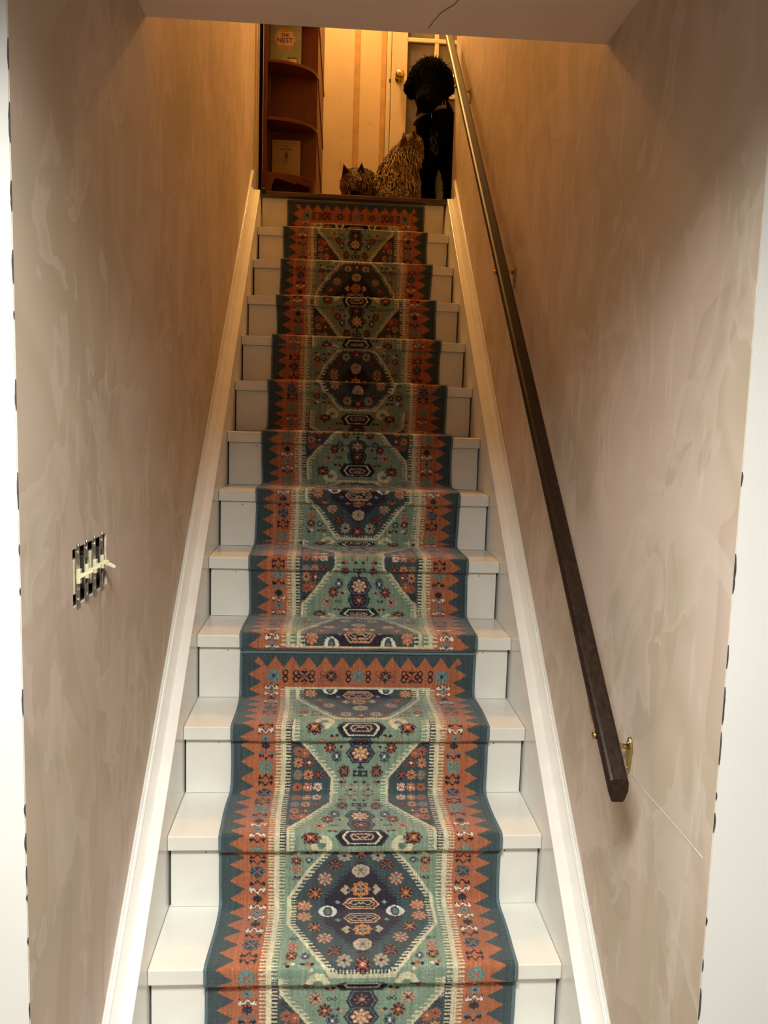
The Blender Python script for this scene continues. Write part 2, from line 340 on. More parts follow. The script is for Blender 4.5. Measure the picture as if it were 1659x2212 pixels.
# soffit: ceiling of the lower room running over the foot of the stairs, far edge a little out of square
cz=lambda x:2.056-.0137*x
cv=[(-WX,.272,cz(-WX)),(WX,.238,cz(WX)),(WX,YN,cz(WX)),(-WX,YN,cz(-WX))]
obj('ceiling',cv+[(x,y,2.32) for x,y,z in cv],[(0,1,2,3),(7,6,5,4),(0,4,5,1),(1,5,6,2),(2,6,7,3),(3,7,4,0)],'ceil',kind='structure',label='pinkish beige ceiling over the foot of the stairs')
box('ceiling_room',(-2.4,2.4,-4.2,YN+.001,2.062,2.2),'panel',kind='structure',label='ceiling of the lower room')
box('wall_stairwell',(-WX,WX,.15,.235,2.32,HC),'hall',kind='structure',label='upper stairwell wall above the soffit')
box('ceiling_hall',(-.62,1.8,.15,YB+.1,HC,HC+.1),'hall',kind='structure',label='ceiling of the upper hall')
wb=box('wall_back',(-.62,1.8,YB,YB+.1,ZL-.2,HC),'hall',kind='structure',label='cream hall wall at the top of the stairs')
box('wall_hall_right',(1.7,1.8,2.706,YB,ZL-.2,HC),'hall',kind='structure',label='right end wall of the upper hall')
box('wall_hall_front',(WX+.1,1.7,2.606,2.706,ZL-.2,HC),'hall',kind='structure',label='hall wall beside the stairwell')
box('floor_landing',(-WX,1.7,2.575,YB,ZL-.12,ZL-.002),'landing',kind='structure',label='wooden floor of the upper landing')
# near-black sheet painted as the unlit doorway's shade, and the casing left of the landing
d=box('doorway_shade',(-WX-.06,-WX-.03,2.84,YB,ZL,4.35),'dark',kind='structure',label='near-black sheet painted as the shade of the unlit doorway left of the landing')
box('wall_over_doorway',(-WX-.1,-WX,2.60,YB,4.35,HC),'hall',kind='structure',label='wall over the dark landing doorway')
tr=thing('trim_3','moulded door casing at the top of the left wall','trim',(-WX,2.72,ZL)); tr['kind']='structure'
for a,b,pz in ((2.60,2.652,.006),(2.652,2.672,.016),(2.672,2.755,.010),(2.755,2.78,.018),(2.78,2.84,.008)):
    box('casing_board',(-WX-.1,-WX+pz-.004,a,b,ZL-.1,4.35),'hall_door',tr,.002)
adopt(tr)
# chipped corners: dark flecks where the white paint has come away from the corner bead
def chips(parent,x,segs,s):
    v=[];f=[]
    for z0,z1,w in segs:
        n=max(3,int((z1-z0)/.007)); k=len(v)
        for i in range(n+1):
            z=z0+(z1-z0)*i/n; e=math.sin(math.pi*i/n)**.4; ww=w*e*(.55+.6*rnd.random())
            v+=[(x-s*.0005,YN-.0012,z),(x+s*ww,YN-.0012,z),(x+s*ww,YN+.0005,z),(x-s*.0005,YN+.0005,z)]
        for i in range(n):
            a=k+4*i; f+=[(a,a+1,a+5,a+4),(a+1,a+2,a+6,a+5),(a+2,a+3,a+7,a+6),(a+3,a,a+4,a+7)]
        f+=[(k,k+3,k+2,k+1),(k+4*n,k+4*n+1,k+4*n+2,k+4*n+3)]
    return clean(obj('chipped_edge',v,f,'chip',parent))
def rsegs(n,z0,z1,w):
    out=[];z=z0
    while z<z1:
        l=rnd.uniform(.006,.06); out.append((z,min(z+l,z1),w*rnd.uniform(.6,1.3))); z+=l+rnd.uniform(.01,.14)
    return out
chips(wfl,-WX,rsegs(20,.30,1.72,.0016),-1); chips(wfr,WX,rsegs(20,.25,1.15,.0016),1)
# hairline scratch in the right wall plaster, running down from the lowest bracket
sweep('scratch',[(WX-.0002,-.185,.526),(WX-.0002,-.253,.5255),(WX-.0002,-.346,.528),(WX-.0002,-.417,.529),(WX-.0002,-.485,.529)],circ(.0006,5),'scr',wr)
# skirt boards: flat cap, shadowed rebate, two beads against the wall
cs,sn=math.cos(SL),math.sin(SL)
def skirt(name,s,label):
    t=thing(name,label,'trim',(s*WX,.0,FZ)); t['kind']='structure'
    def ext(pn,prof,y0,y1,zoff):
        # prof in (a, n): a from the inner face towards the wall, n square to the slope
        v=[];n=len(prof)
        for y in (y0,y1):
            z=y*H/RUN+zoff
            v+=[(s*(HW+a),y-b*sn,z+b*cs) for a,b in prof]
        f=[tuple(range(n)),tuple(range(2*n-1,n-1,-1))]+[(i,(i+1)%n,n+(i+1)%n,n+i) for i in range(n)]
        return clean(obj(pn,v,f,'trim',t))
    zo=.104
    clean(ext('skirt_board',[(0,-.36),(0,0),(.0275,0),(.0275,-.36)],-.47,2.432,zo),.0015)
    ext('rebate_strip',[(.0275,-.30),(.0275,-.003),(.0405,.0165),(.0405,-.30)],-.47,2.432,zo)
    bead=[(.0405,-.28),(.0405,.0165),(.0412,.0205),(.0430,.0220),(.0448,.0205),(.0452,.0155),(.0486,.0155),(.0490,.0215),(.0508,.0245),(.0530,.0235),(.055,.021),(.055,-.28)]
    ext('bead_moulding',bead,-.49,2.55,zo); adopt(t); return t
skirt('trim_1',-1,'white stepped skirt board along the left wall'); skirt('trim_2',1,'white stepped skirt board along the right wall')
# ================================================================== the staircase
stc=thing('staircase','white painted wooden staircase climbing to the landing','staircase',(0,0,FZ))
for i in range(-1,NST):
    y=i*RUN; z=i*H
    box('tread',(-HW+.0006,HW-.0006,y,y+RUN+OV+.012,z-TN,z),'paint',stc,.0028)
for i in range(-1,NST+1):
    y=i*RUN+OV; z0=(i-1)*H; z1=i*H-TN-.0005 if i<NST else ZL-.022
    g0,g1=(.004+.0025*rnd.random(),.004+.0025*rnd.random()) if i<NST else (.0005,.0005)
    r=box('riser',(-HW+g0,HW-g1,y,y+.012,z0+.0008 if i>-1 else FZ,z1),'paint',stc,.001)
    if 0<i<NST:
        for sx in (-1,1):
            px_=sx*rnd.uniform(.355,.40)
            lathe('nail_hole',[(.0018,0),(.0012,.0005)],(0,-1,0),(px_,y,z1-.012),'chip',r,8)
nz=box('landing_nosing',(-HW-.012,HW+.020,2.516,2.60,ZL-.021,ZL),'nosing',stc,.005)
boxes('stringer_back',[(-HW-.05,HW+.05,2.60,2.62,FZ,ZL-.13),(-HW-.05,HW+.05,-.4,2.6,FZ-.0,FZ+.01)],'box',stc)
adopt(stc)
# ================================================================== the two runners
RC=.011; TH=.009
path=[(NST*RUN+OV-TH,NST*H-.006,0)]; 
for i in range(NST-1,-2,-1):
    path+=[((i+1)*RUN+OV-TH,i*H+TH,.028),(i*RUN-TH,i*H+TH,.013),(i*RUN-TH,i*H-TN,.007),(i*RUN+OV-TH,i*H-TN-.004,.006)]
P2=np.array([(a,b) for a,b,_ in path]); SEG=np.hypot(*np.diff(P2,axis=0).T); SS=np.r_[0,np.cumsum(SEG)]
def rounded():
    out=[(*P2[0],0.)]
    for k in range(1,len(path)-1):
        r=path[k][2]; a=(P2[k-1]-P2[k])/SEG[k-1]; b=(P2[k+1]-P2[k])/SEG[k]; d=min(r,SEG[k-1]*.45,SEG[k]*.45)
        for q in np.linspace(0,1,9):
            p=(1-q)**2*(P2[k]+a*d)+2*q*(1-q)*P2[k]+q*q*(P2[k]+b*d); out.append((*p,SS[k]-d+2*d*q))
    out.append((*P2[-1],SS[-1])); return np.array(out)
RP=rounded(); RL=np.r_[0,np.cumsum(np.hypot(*np.diff(RP[:,:2],axis=0).T))]
def s_to_l(s): return np.interp(s,RP[:,2],RL)
FULL=full(); END=endband(); WHITE=srgb((222,219,212))
def sample(u,t,endt):
    # u,t arrays (same shape); endt: distance from the cut end where the end border applies (nan elsewhere)
    iu=np.clip((np.abs(u)/Q).astype(int),0,FULL.shape[1]-1)
    it=((t%PER)/PER*FULL.shape[0]).astype(int)%FULL.shape[0]
    A=FULL[it,iu]; e=~np.isnan(endt)
    A=A.copy(); A[e]=END[np.clip((endt[e]/Q).astype(int),0,END.shape[0]-1),iu[e]]
    return LIN[A]/WHITE*.70
def runner(label,s0,s1,anch,e0,e1,res):
    l0,l1=s_to_l(s0),s_to_l(s1); n=int((l1-l0)/res)+1; L=np.linspace(l0,l1,n)
    y=np.interp(L,RL,RP[:,0]); z=np.interp(L,RL,RP[:,1]); s=np.interp(L,RL,RP[:,2])
    dy=np.gradient(y,L);dz=np.gradient(z,L); ny,nz_=-dz,dy; sg=np.where(True,1,1); ny,nz_=-np.abs(0)*ny+(dz),-dy   # outward normal
    m=int(2*HALF/res)+1; u=np.linspace(-HALF,HALF,m)
    edge=.0025*np.sin(s*9+1)+.0015*np.sin(s*23)
    U,S=np.meshgrid(u,s); X=RC+U+edge[:,None]*.8; Y=np.repeat(y[:,None],m,1); Z=np.repeat(z[:,None],m,1)
    # pile relief: slight loft and sag
    loft=.0012*np.sin(U*31+S*7)*np.cos(S*13-U*9)+rng.normal(0,.00022,U.shape)
    Y=Y+ny[:,None]*loft; Z=Z+nz_[:,None]*loft
    t=np.interp(s,[a for a,_ in anch],[b for _,b in anch]); T=np.repeat(t[:,None],m,1)
    E=np.full(U.shape,np.nan)
    if e0: k=s<e0; E[k,:]=((s[k]-s0)/(e0-s0)*.110)[:,None]
    if e1: k=s>e1; E[k,:]=((s1-s[k])/.110*.110)[:,None].clip(0,.109); E[k,:]=(.1095-(s[k]-e1))[:,None].clip(0,.11)
    Uj=U+rng.normal(0,.0004,U.shape); Tj=T+rng.normal(0,.0004,U.shape)
    C=sample(Uj,Tj,E)
    strk=1+.09*np.convolve(rng.normal(0,1,m+4),np.ones(3)/3,'same')[2:m+2]; rows=1+.04*rng.normal(0,1,n)
    kk=max(4,int(.05/res)); nb=n//kk+3; loc=rng.normal(0,1,(nb,m)); fi=np.arange(n)/kk; i0=fi.astype(int); fr_=(fi-i0)[:,None]; ab=1+.11*(loc[i0]*(1-fr_)+loc[i0+1]*fr_)
    C=C*strk[None,:,None]*rows[:,None,None]*ab[:,:,None]*(1+.13*rng.normal(0,1,U.shape))[:,:,None]
    gray=C.mean(2,keepdims=True); C=(C*.86+gray*.14).clip(.004,.9)
    V=np.stack([X,Y,Z],2).reshape(-1,3)
    # folded-under side edges
    off=np.stack([np.zeros(n),-ny*.008,-nz_*.008],1)
    VL=V.reshape(n,m,3)[:,0]+off; VR=V.reshape(n,m,3)[:,-1]+off
    nv=n*m; V=np.vstack([V,VL,VR]); CC=np.vstack([C.reshape(-1,3),C[:,0],C[:,-1]])
    i=np.arange(n-1)[:,None]*m+np.arange(m-1)[None,:]; F=np.stack([i,i+m,i+m+1,i+1],2).reshape(-1,4)
    k=np.arange(n-1); FL=np.stack([nv+k,nv+k+1,(k+1)*m,k*m],1); FR=np.stack([k*m+m-1,(k+1)*m+m-1,nv+n+k+1,nv+n+k],1)
    F=np.vstack([F,FL,FR])
    me=bpy.data.meshes.new('stair_runner'); me.vertices.add(len(V)); me.vertices.foreach_set('co',V.ravel().astype(np.float32))
    me.loops.add(F.size); me.loops.foreach_set('vertex_index',F.ravel().astype(np.int32)); me.polygons.add(len(F))
    me.polygons.foreach_set('loop_start',(np.arange(len(F))*4).astype(np.int32)); me.polygons.foreach_set('use_smooth',np.ones(len(F),bool)); me.update(calc_edges=True)
    ca=me.color_attributes.new('Col','FLOAT_COLOR','POINT'); ca.data.foreach_set('color',np.hstack([CC,np.ones((len(CC),1))]).ravel().astype(np.float32))
    me.materials.append(M['rug']); o=bpy.data.objects.new('stair_runner',me); COL.objects.link(o); tag(o,label,'runner','patterned stair runners')
    # serged binding round the edge
    st=max(1,int(.006/res)); idx=list(range(0,n,st)); 
    if idx[-1]!=n-1: idx.append(n-1)
    G=V[:nv].reshape(n,m,3); c=.0015
    loop=[tuple(G[a,0]-np.array([0,ny[a],nz_[a]])*.003) for a in idx]+[tuple(G[-1,b]) for b in range(4,m-4,8)]+[tuple(G[a,-1]-np.array([0,ny[a],nz_[a]])*.003) for a in reversed(idx)]+[tuple(G[0,b]) for b in range(m-5,4,-8)]
    sweep('binding',loop,circ(.0048,6),'bind',o,closed=True,up=(.31,.7,.64)); return o
t=NT('serged_binding'); w=t.add('ShaderNodeTexWave'); w.inputs['Scale'].default_value=130; w.bands_direction='DIAGONAL'; t.l.new(t.co(),w.inputs['Vector'])
t.col(t.ramp(w.outputs['Fac'],[(.2,tuple(srgb((62,82,90))/WHITE*.8)),(.8,tuple(srgb((112,128,132))/WHITE*.8))])); t.set(Roughness=.9); M['bind']=t.m
UP=[(.1075,0),(.4853,.347),(.56,.42),(.9177,.815),(1.2913,1.19),(1.378,1.277),(1.7235,1.60),(1.7488,1.65),(1.8318,1.745),(2.1634,1.975),(2.2533,2.07),(2.2852,2.12),(2.7013,2.53),(2.74,2.58),(3.0042,2.816),(3.0815,2.905),(3.1734,3.0),(3.1942,3.05),(3.3922,3.255),(3.5286,3.373),(3.6152,3.46),(3.6474,3.51),(3.80,3.66),(3.8835,3.72)]
LO=[(4.0305,0),(4.0543,.026),(4.1487,.115),(4.2369,.21),(4.2946,.26),(4.3746,.347),(4.494,.465),(4.6189,.583),(4.7065,.67),(4.7511,.72),(4.8258,.815),(4.9155,.904),(4.968,.956),(5.0629,1.045),(5.1712,1.14),(5.1899,1.175),(5.285,1.277),(5.6,1.58)]
runner('upper patterned runner from the landing down to the ninth tread',.002,3.908,UP,.1075,3.8835,.0026)
runner('lower patterned runner with zigzag end border, nearest the viewer',3.9205,5.60,LO,4.0305,None,.0019)
# ================================================================== handrail
hr=thing('handrail','long dark stained wooden handrail fixed to the right wall','handrail',(WX,-.17,.55))
def rz(y): return .553+(y+.288)*.901
prof=[(-.019,.006),(-.019,.016),(-.0165,.021),(-.011,.023),(.011,.023),(.0165,.021),(.019,.016),(.019,.006),(.0125,-.0075),(.010,-.0095),(-.010,-.0095),(-.0125,-.0075)]
RX=.4414; a_,b_=-.300,2.60; ang=math.atan(.901); v=[]
ks=1/math.cos(ang)   # plumb-cut ends
for y in (a_,b_): v+=[(RX+p,y,rz(y)+q*ks) for p,q in prof]
n=len(prof); clean(obj('rail',v,[tuple(range(n)),tuple(range(2*n-1,n-1,-1))]+[(i,(i+1)%n,n+(i+1)%n,n+i) for i in range(n)],'rail',hr),.0015)
for y,yk in ((-.169,-.225),(1.071,.935),(2.172,2.02)):
    zb=rz(y)-.098
    outl=[(y+.013*math.sin(q)*(1.0 if math.cos(q)>0 else .62),zb+.036*math.cos(q)) for q in np.linspace(0,2*math.pi,20)[:-1]]
    b=prism('bracket',outl,0,WX-.006,WX,'brass',hr,.0012)
    sweep('arm',[(WX-.004,y,zb+.016),(WX-.020,y,zb+.018),(WX-.040,y,zb+.030),(RX+.012,y,zb+.052),(RX+.004,y,rz(y)-.012)],[(p*1.4,q*.7) for p,q in circ(.0065,8)],'brass',b)
    box('saddle',(RX-.014,RX+.014,y-.022,y+.022,rz(y)-.0175,rz(y)-.0135),'brass',b,.001).data.transform(Matrix.Translation((0,y,rz(y)-.0155))@Matrix.Rotation(ang,4,'X')@Matrix.Translation((0,-y,-rz(y)+.0155)))
    lathe('bolt_knob',[(.003,-.006),(.003,.001),(.0066,.002),(.0078,.005),(.0066,.0085),(.003,.0098)],(-1,0,0),(RX-.0185,yk,rz(yk)+.014),'brass',b,14)
    for dz in (.024,-.026): lathe('screw',[(.0035,0),(.003,.0016),(.001,.0022)],(-1,0,0),(WX-.006,y,zb+dz),'zinc',b,10)
adopt(hr)
# ================================================================== uncovered four-gang switch box in the left wall
bx=thing('switch_box','open steel wall box without cover plate in the left wall','switch box',(-WX,-.182,.867))
boxes('box_shell',[(-WX-.066,-WX-.064,HY[0]+.001,HY[1]-.001,HZ[0]+.001,HZ[1]-.001),(-WX-.066,-WX-.004,HY[0]+.001,HY[0]+.003,HZ[0]+.001,HZ[1]-.001),(-WX-.066,-WX-.004,HY[1]-.003,HY[1]-.001,HZ[0]+.001,HZ[1]-.001),(-WX-.066,-WX-.004,HY[0]+.003,HY[1]-.003,HZ[0]+.001,HZ[0]+.003),(-WX-.066,-WX-.004,HY[0]+.003,HY[1]-.003,HZ[1]-.003,HZ[1]-.001)],'box',bx)
for k in range(4):
    yy=-.252+k*.0465
    for zz in (HZ[0]+.006,HZ[1]-.006): lathe('lug_screw',[(.0032,0),(.0032,.002),(.001,.003)],(1,0,0),(-WX-.008,yy+.021,zz),'zinc',bx,10)
adopt(bx)
ORD=['leftmost','second','third','rightmost']
for k in range(4):
    yy=-.256+k*.0475; up=k<3
    s=thing('toggle_switch',('%s bare cream toggle switch of four, lever %s'%(ORD[k],'pointing up' if up else 'pointing down')),'light switch',(-WX,yy,.917),'uncovered toggle switches in the left wall')
    zc=.9165
    boxes('yoke',[(-WX-.001,-WX+.0005,yy-.010,yy+.010,zc+.024,zc+.050),(-WX-.001,-WX+.0005,yy-.010,yy+.010,zc-.050,zc-.024),(-WX-.001,-WX+.0005,yy-.0115,yy-.0065,zc-.024,zc+.024),(-WX-.001,-WX+.0005,yy+.0065,yy+.0115,zc-.024,zc+.024)],'zinc',s)
    box('switch_body',(-WX-.034,-WX-.0012,yy-.0145,yy+.0145,zc-.030,zc+.030),'box' if k%2 else 'ivory',s,.002)
    box('toggle_collar',(-WX-.001,-WX+.0055,yy-.0052,yy+.0052,zc-.0125,zc+.0125),'ivory',s,.0008)
    e=1 if up else -1
    pr=[(0,-.0042),(.021,.0035*1+.004),(.0225,.0095),(.021,.0125),(0,.0042)]
    prism('lever',[(-WX+.0045+p,zc+e*q) for p,q in pr],1,yy-.0036,yy+.0036,'ivory',s,.0006).data.transform(Matrix.Identity(4))
    for zz in (zc+.041,zc-.041):
        lathe('screw',[(.0036,0),(.0034,.0018),(.001,.0026)],(1,0,0),(-WX+.0005,yy,zz),'zinc',s,10)
    prism('plaster_ear',[(yy-.010,zc+.050),(yy+.010,zc+.050),(yy+.0095,zc+.0545),(yy+.004,zc+.0555),(yy+.002,zc+.0515),(yy-.002,zc+.0515),(yy-.004,zc+.0555),(yy-.0095,zc+.0545)],0,-WX,-WX+.0012,'zinc',s)
    prism('plaster_ear',[(yy-.010,zc-.050),(yy-.0095,zc-.0545),(yy-.004,zc-.0555),(yy-.002,zc-.0515),(yy+.002,zc-.0515),(yy+.004,zc-.0555),(yy+.0095,zc-.0545),(yy+.010,zc-.050)],0,-WX,-WX+.0012,'zinc',s)
    adopt(s)
# ================================================================== hall: wall strips, glazed door
for x0,x1 in ((.004,.036),(.164,.194)):
    box('trim_4' if x0<.1 else 'trim_5',(x0,x1,YB-.008,YB,ZL,HC),'strip',None,.002,kind='structure',label='narrow bare wood strip on the hall wall, '+('nearer the bookcase' if x0<.1 else 'nearer the glazed door'))
dr=thing('door_1','cream glazed hall door with small panes and brass knob','door',(.58,YB,ZL)); dr['kind']='structure'
D0=.225; xs=[.318,.493,.682,.871]; zs=[2.52,2.834,3.146,3.458,3.770,4.08]; yf,yb=YB-.040,YB-.004
box('stile',(D0,xs[0],yf,yb,ZL,4.2),'hall_door',dr,.003); box('stile',(xs[3],xs[3]+.093,yf,yb,ZL,4.2),'hall_door',dr,.003)
box('bottom_rail',(xs[0],xs[3],yf,yb,ZL,zs[0]),'hall_door',dr,.003); box('top_rail',(xs[0],xs[3],yf,yb,zs[5],4.2),'hall_door',dr,.003)
for x in xs[1:3]: box('muntin',(x-.013,x+.013,yf+.004,yb,zs[0],zs[5]),'hall_door',dr,.004)
for z in zs[1:5]: box('muntin',(xs[0],xs[3],yf+.003,yb,z-.013,z+.013),'hall_door',dr,.004)
for i in range(3):
    for j in range(5): box('pane',(xs[i]+.001,xs[i+1]-.001,YB-.022,YB-.018,zs[j],zs[j+1]),'glass',dr)
cv=[];cf=[]
for i in range(61):
    x=xs[0]+(xs[3]-xs[0])*i/60; yy=YB-.008+.003*math.sin(i*1.1); cv+=[(x,yy,zs[0]),(x,yy,zs[5])]
    if i: cf.append((2*i-2,2*i,2*i+1,2*i-1))
obj('curtain',cv,cf,'curtain',dr,True)
kb=lathe('door_knob',[(.026,0),(.026,.004),(.011,.007),(.010,.022),(.018,.028),(.0265,.038),(.0285,.048),(.0255,.058),(.016,.064),(.004,.066)],(0,-1,0),(.272,yf,3.236),'brass',dr,26)
box('latch_plate',(.213,.2215,YB-.014,YB-.001,3.218,3.238),'chip',dr,.001); adopt(dr)
box('trim_6',(.196,.222,YB-.012,YB,ZL,4.25),'hall_door',None,.002,kind='structure',label='cream door jamb strip beside the glazed door')
# ================================================================== bookcase with quarter-round shelves
bc=thing('bookcase','orange-brown wooden bookcase with quarter-round shelves on the landing','bookcase',(-.34,2.9,ZL))
X0,X1,Y0,Y1=-.480,-.203,2.80,2.985; TOP=3.66
box('side_panel',(X0,X0+.021,Y0,Y1,ZL,TOP),'book_wood',bc,.003)
box('back_panel',(X0+.021,X1,Y1,Y1+.016,ZL,TOP),'book_wood',bc,.002)
def qshelf(zt):
    pts=[(X0+.021,Y1)]+[(X0+.021+(X1-X0-.021)*math.sin(q),Y1-(Y1-Y0)*math.cos(q)) for q in np.linspace(0,math.pi/2,22)]
    return prism('shelf',pts,2,zt-.016,zt,'book_wood',bc,.002)
for zt in (2.478,2.757,3.042,3.33): qshelf(zt)
# apron under the lowest shelf, cut in an ogee
ax=X1-X0-.021; N_=44; v=[]; f=[]
def cut(xr):   # height of the cut-out above the landing, by fraction across
    if xr<.075 or xr>.93: return 0
    if xr<.20: return .142*math.sin((xr-.075)/.125*math.pi/2)**.5
    if xr<.62: return .142-.016*(.5-.5*math.cos((xr-.20)/.42*math.pi))
    if xr<.68: return .142 if xr<.65 else .132
    return .130 if xr<.87 else .130*math.cos((xr-.87)/.06*math.pi/2)**.5
for i in range(N_+1):
    q=math.asin(min(1,i/N_)) if i<N_ else math.pi/2; xr=i/N_; px_=X0+.021+ax*math.sin(q); py_=Y1-(Y1-Y0)*math.cos(q); c=cut(xr)
    nx,ny_=math.sin(q)/ax,-math.cos(q)/(Y1-Y0); l=math.hypot(nx,ny_); nx/=l; ny_/=l
    for k in (0,-.014):
        v+=[(px_+nx*k,py_+ny_*k,ZL+c),(px_+nx*k,py_+ny_*k,2.463)]
for i in range(N_):
    a=4*i;b=a+4; f+=[(a,b,b+1,a+1),(a+2,a+3,b+3,b+2),(a,a+2,b+2,b),(a+1,b+1,b+3,a+3)]
f+=[(0,1,3,2),(4*N_,4*N_+2,4*N_+3,4*N_+1)]
clean(obj('apron',v,f,'book_wood',bc))
box('apron_post',(X0-.006,X0+.021,Y0-.004,Y0+.03,ZL,2.478),'book_wood',bc,.003)
# panel turned back behind the right end, with a raised edge sweeping down from every shelf
q0,q1=Vector((X1,Y1+.016,0)),Vector((-.175,3.30,0)); dn=(q1-q0).normalized(); nn=Vector((dn.y,-dn.x,0))
pv=[q0,q1,q1-nn*.014,q0-nn*.014]; prism('return_panel',[(p.x,p.y) for p in pv],2,ZL,TOP,'book_wood',bc,.001)
for zt in (2.757,3.042,3.33):
    sweep('scalloped_edge',[tuple(q0+(q1-q0)*k+nn*.002+Vector((0,0,zt-.005-.27*k**.85))) for k in np.linspace(0,1,9)],[(a*.6,b) for a,b in circ(.004,6)],'book_wood',bc)
adopt(bc)
def textmesh(name,s,size,loc,mat,parent,tilt=0):
    c=bpy.data.curves.new(name,'FONT'); c.body=s; c.size=size; c.align_x='CENTER'; c.extrude=.0003; c.offset=.0006; c.space_character=1.12
    o=bpy.data.objects.new(name,c); COL.objects.link(o); bpy.context.view_layer.update()
    me=bpy.data.meshes.new_from_object(o.evaluated_get(bpy.context.evaluated_depsgraph_get())); bpy.data.objects.remove(o)
    me.transform(Matrix.Translation(loc)@Matrix.Rotation(math.pi/2+tilt,4,'X')); me.materials.clear(); me.materials.append(M[mat])
    q=bpy.data.objects.new(name,me); COL.objects.link(q); q.parent=parent; return q
def ell(cx,cz,rx,rz_,n=24,mod=0,k=0): return [(cx+rx*math.cos(a)*(1+mod*math.cos(k*a)),cz+rz_*math.sin(a)*(1+mod*math.cos(k*a))) for a in np.linspace(0,2*math.pi,n+1)[:-1]]
M['teal']=simple('teal_book_cloth',(.30,.36,.24,1),.55,var=.18,scale=22); M['pages']=simple('book_pages',(.75,.68,.5,1),.8); M['gold']=simple('gold_print',(.55,.30,.07,1),.5,var=.25,scale=60)
M['label']=simple('cream_label',(.72,.52,.34,1),.6,var=.04); M['ink']=simple('dark_ink',(.03,.012,.012,1),.6); M['sand']=simple('sand_book_cover',(.33,.235,.085,1),.6,var=.08,scale=15); M['ink2']=simple('faded_ink',(.13,.08,.035,1),.7)
bk=thing('book','pale teal book with gold framed title THE NEST on the upper shelf','book',(-.375,2.94,3.042),'books in the bookcase')
yc=2.938
box('cover_front',(-.458,-.294,yc,yc+.003,3.0425,3.288),'teal',bk,.0008); box('page_block',(-.455,-.297,yc+.003,yc+.027,3.046,3.285),'pages',bk); box('cover_back',(-.458,-.294,yc+.027,yc+.030,3.0425,3.288),'teal',bk,.0008)
fr=prism('title_frame',ell(-.381,3.203,.058,.052,40,.07,8),1,yc-.0006,yc,'gold',bk)
prism('title_label',[(-.424,3.232),(-.418,3.236),(-.344,3.238),(-.337,3.233),(-.338,3.224),(-.331,3.205),(-.331,3.192),(-.340,3.174),(-.346,3.171),(-.362,3.168),(-.381,3.171),(-.402,3.167),(-.418,3.170),(-.423,3.175),(-.431,3.190),(-.431,3.205),(-.424,3.222)],1,yc-.0012,yc-.0005,'label',fr)
prism('crest',ell(-.381,3.247,.020,.011,20,.12,5),1,yc-.0012,yc-.0003,'gold',fr); prism('garland',ell(-.381,3.156,.042,.010,30,.15,7),1,yc-.0012,yc-.0003,'gold',fr)
textmesh('lettering','THE',.021,(-.380,yc-.0013,3.2135),'ink',fr); textmesh('lettering','NEST',.034,(-.381,yc-.0013,3.183),'ink',fr)
sk=box('sticker_frame',(-.364,-.312,yc-.0006,yc,3.07,3.1105),'ink2',bk); box('sticker',(-.360,-.316,yc-.001,yc-.0004,3.074,3.103),'pages',sk); adopt(bk)
b2=thing('book','sand coloured book with small standing figure on the lower shelf','book',(-.365,2.94,2.478),'books in the bookcase')
box('cover_front',(-.441,-.289,yc,yc+.003,2.4785,2.686),'sand',b2,.0008); box('page_block',(-.438,-.292,yc+.003,yc+.022,2.482,2.683),'pages',b2); box('cover_back',(-.441,-.289,yc+.022,yc+.025,2.4785,2.686),'sand',b2,.0008)
textmesh('lettering','THE',.010,(-.364,yc-.0004,2.650),'ink2',b2)
boxes('worn_title',[(-.396+.0078*i,-.3905+.0078*i,yc-.0005,yc,2.6335,2.6335+.007+.0015*(i%3)) for i in range(8)],'ink2',b2)
boxes('top_rule',[(-.425,-.305,yc-.0004,yc,2.671,2.6725)],'ink2',b2)
fg=prism('figure',ell(-.364,2.605,.011,.014,16),1,yc-.0006,yc,'ink2',b2)
prism('head',ell(-.363,2.6225,.0045,.0055,12),1,yc-.0006,yc,'ink2',fg); 
for x0,x1 in ((-.367,-.374),(-.362,-.363)): prism('leg',[(x0-.002,2.596),(x0+.002,2.596),(x1+.002,2.572),(x1-.002,2.572)],1,yc-.0006,yc,'ink2',fg)
box('ground_line',(-.383,-.350,yc-.0006,yc,2.5695,2.572),'ink2',fg); adopt(b2)
# small dark blue lump at the left end of the landing edge
M['navy']=simple('dark_blue_cloth',(.012,.012,.03,1),.9)
lv=[];lf=[]; r0=random.Random(3)
bm=bmesh.new(); bmesh.ops.create_icosphere(bm,subdivisions=3,radius=.016)
for q in bm.verts: q.co*=1+.18*math.sin(q.co.x*310+q.co.z*170)*math.cos(q.co.y*260); q.co.x*=.85; q.co.z*=.95
me=bpy.data.meshes.new('cloth_scrap'); bm.to_mesh(me); bm.free(); me.materials.append(M['navy']); me.polygons.foreach_set('use_smooth',[True]*len(me.polygons))
o=bpy.data.objects.new('cloth_scrap',me); o.location=(-HW+.010,2.500,ZL-.006); COL.objects.link(o); tag(o,'small dark blue scrap at the left end of the landing edge','scrap')
# cobweb strand on the soffit
co=sweep('cobweb_strand',[(.150,.04,cz(.15)-.0008),(.158,.085,cz(.15)-.0009),(.150,.115,cz(.15)-.0008),(.128,.150,cz(.13)-.0008),(.116,.190,cz(.11)-.0008),(.108,.225,cz(.1)-.0008)],circ(.0007,5),'ink2')
tag(co,'thin dark curling cobweb strand on the ceiling','cobweb')
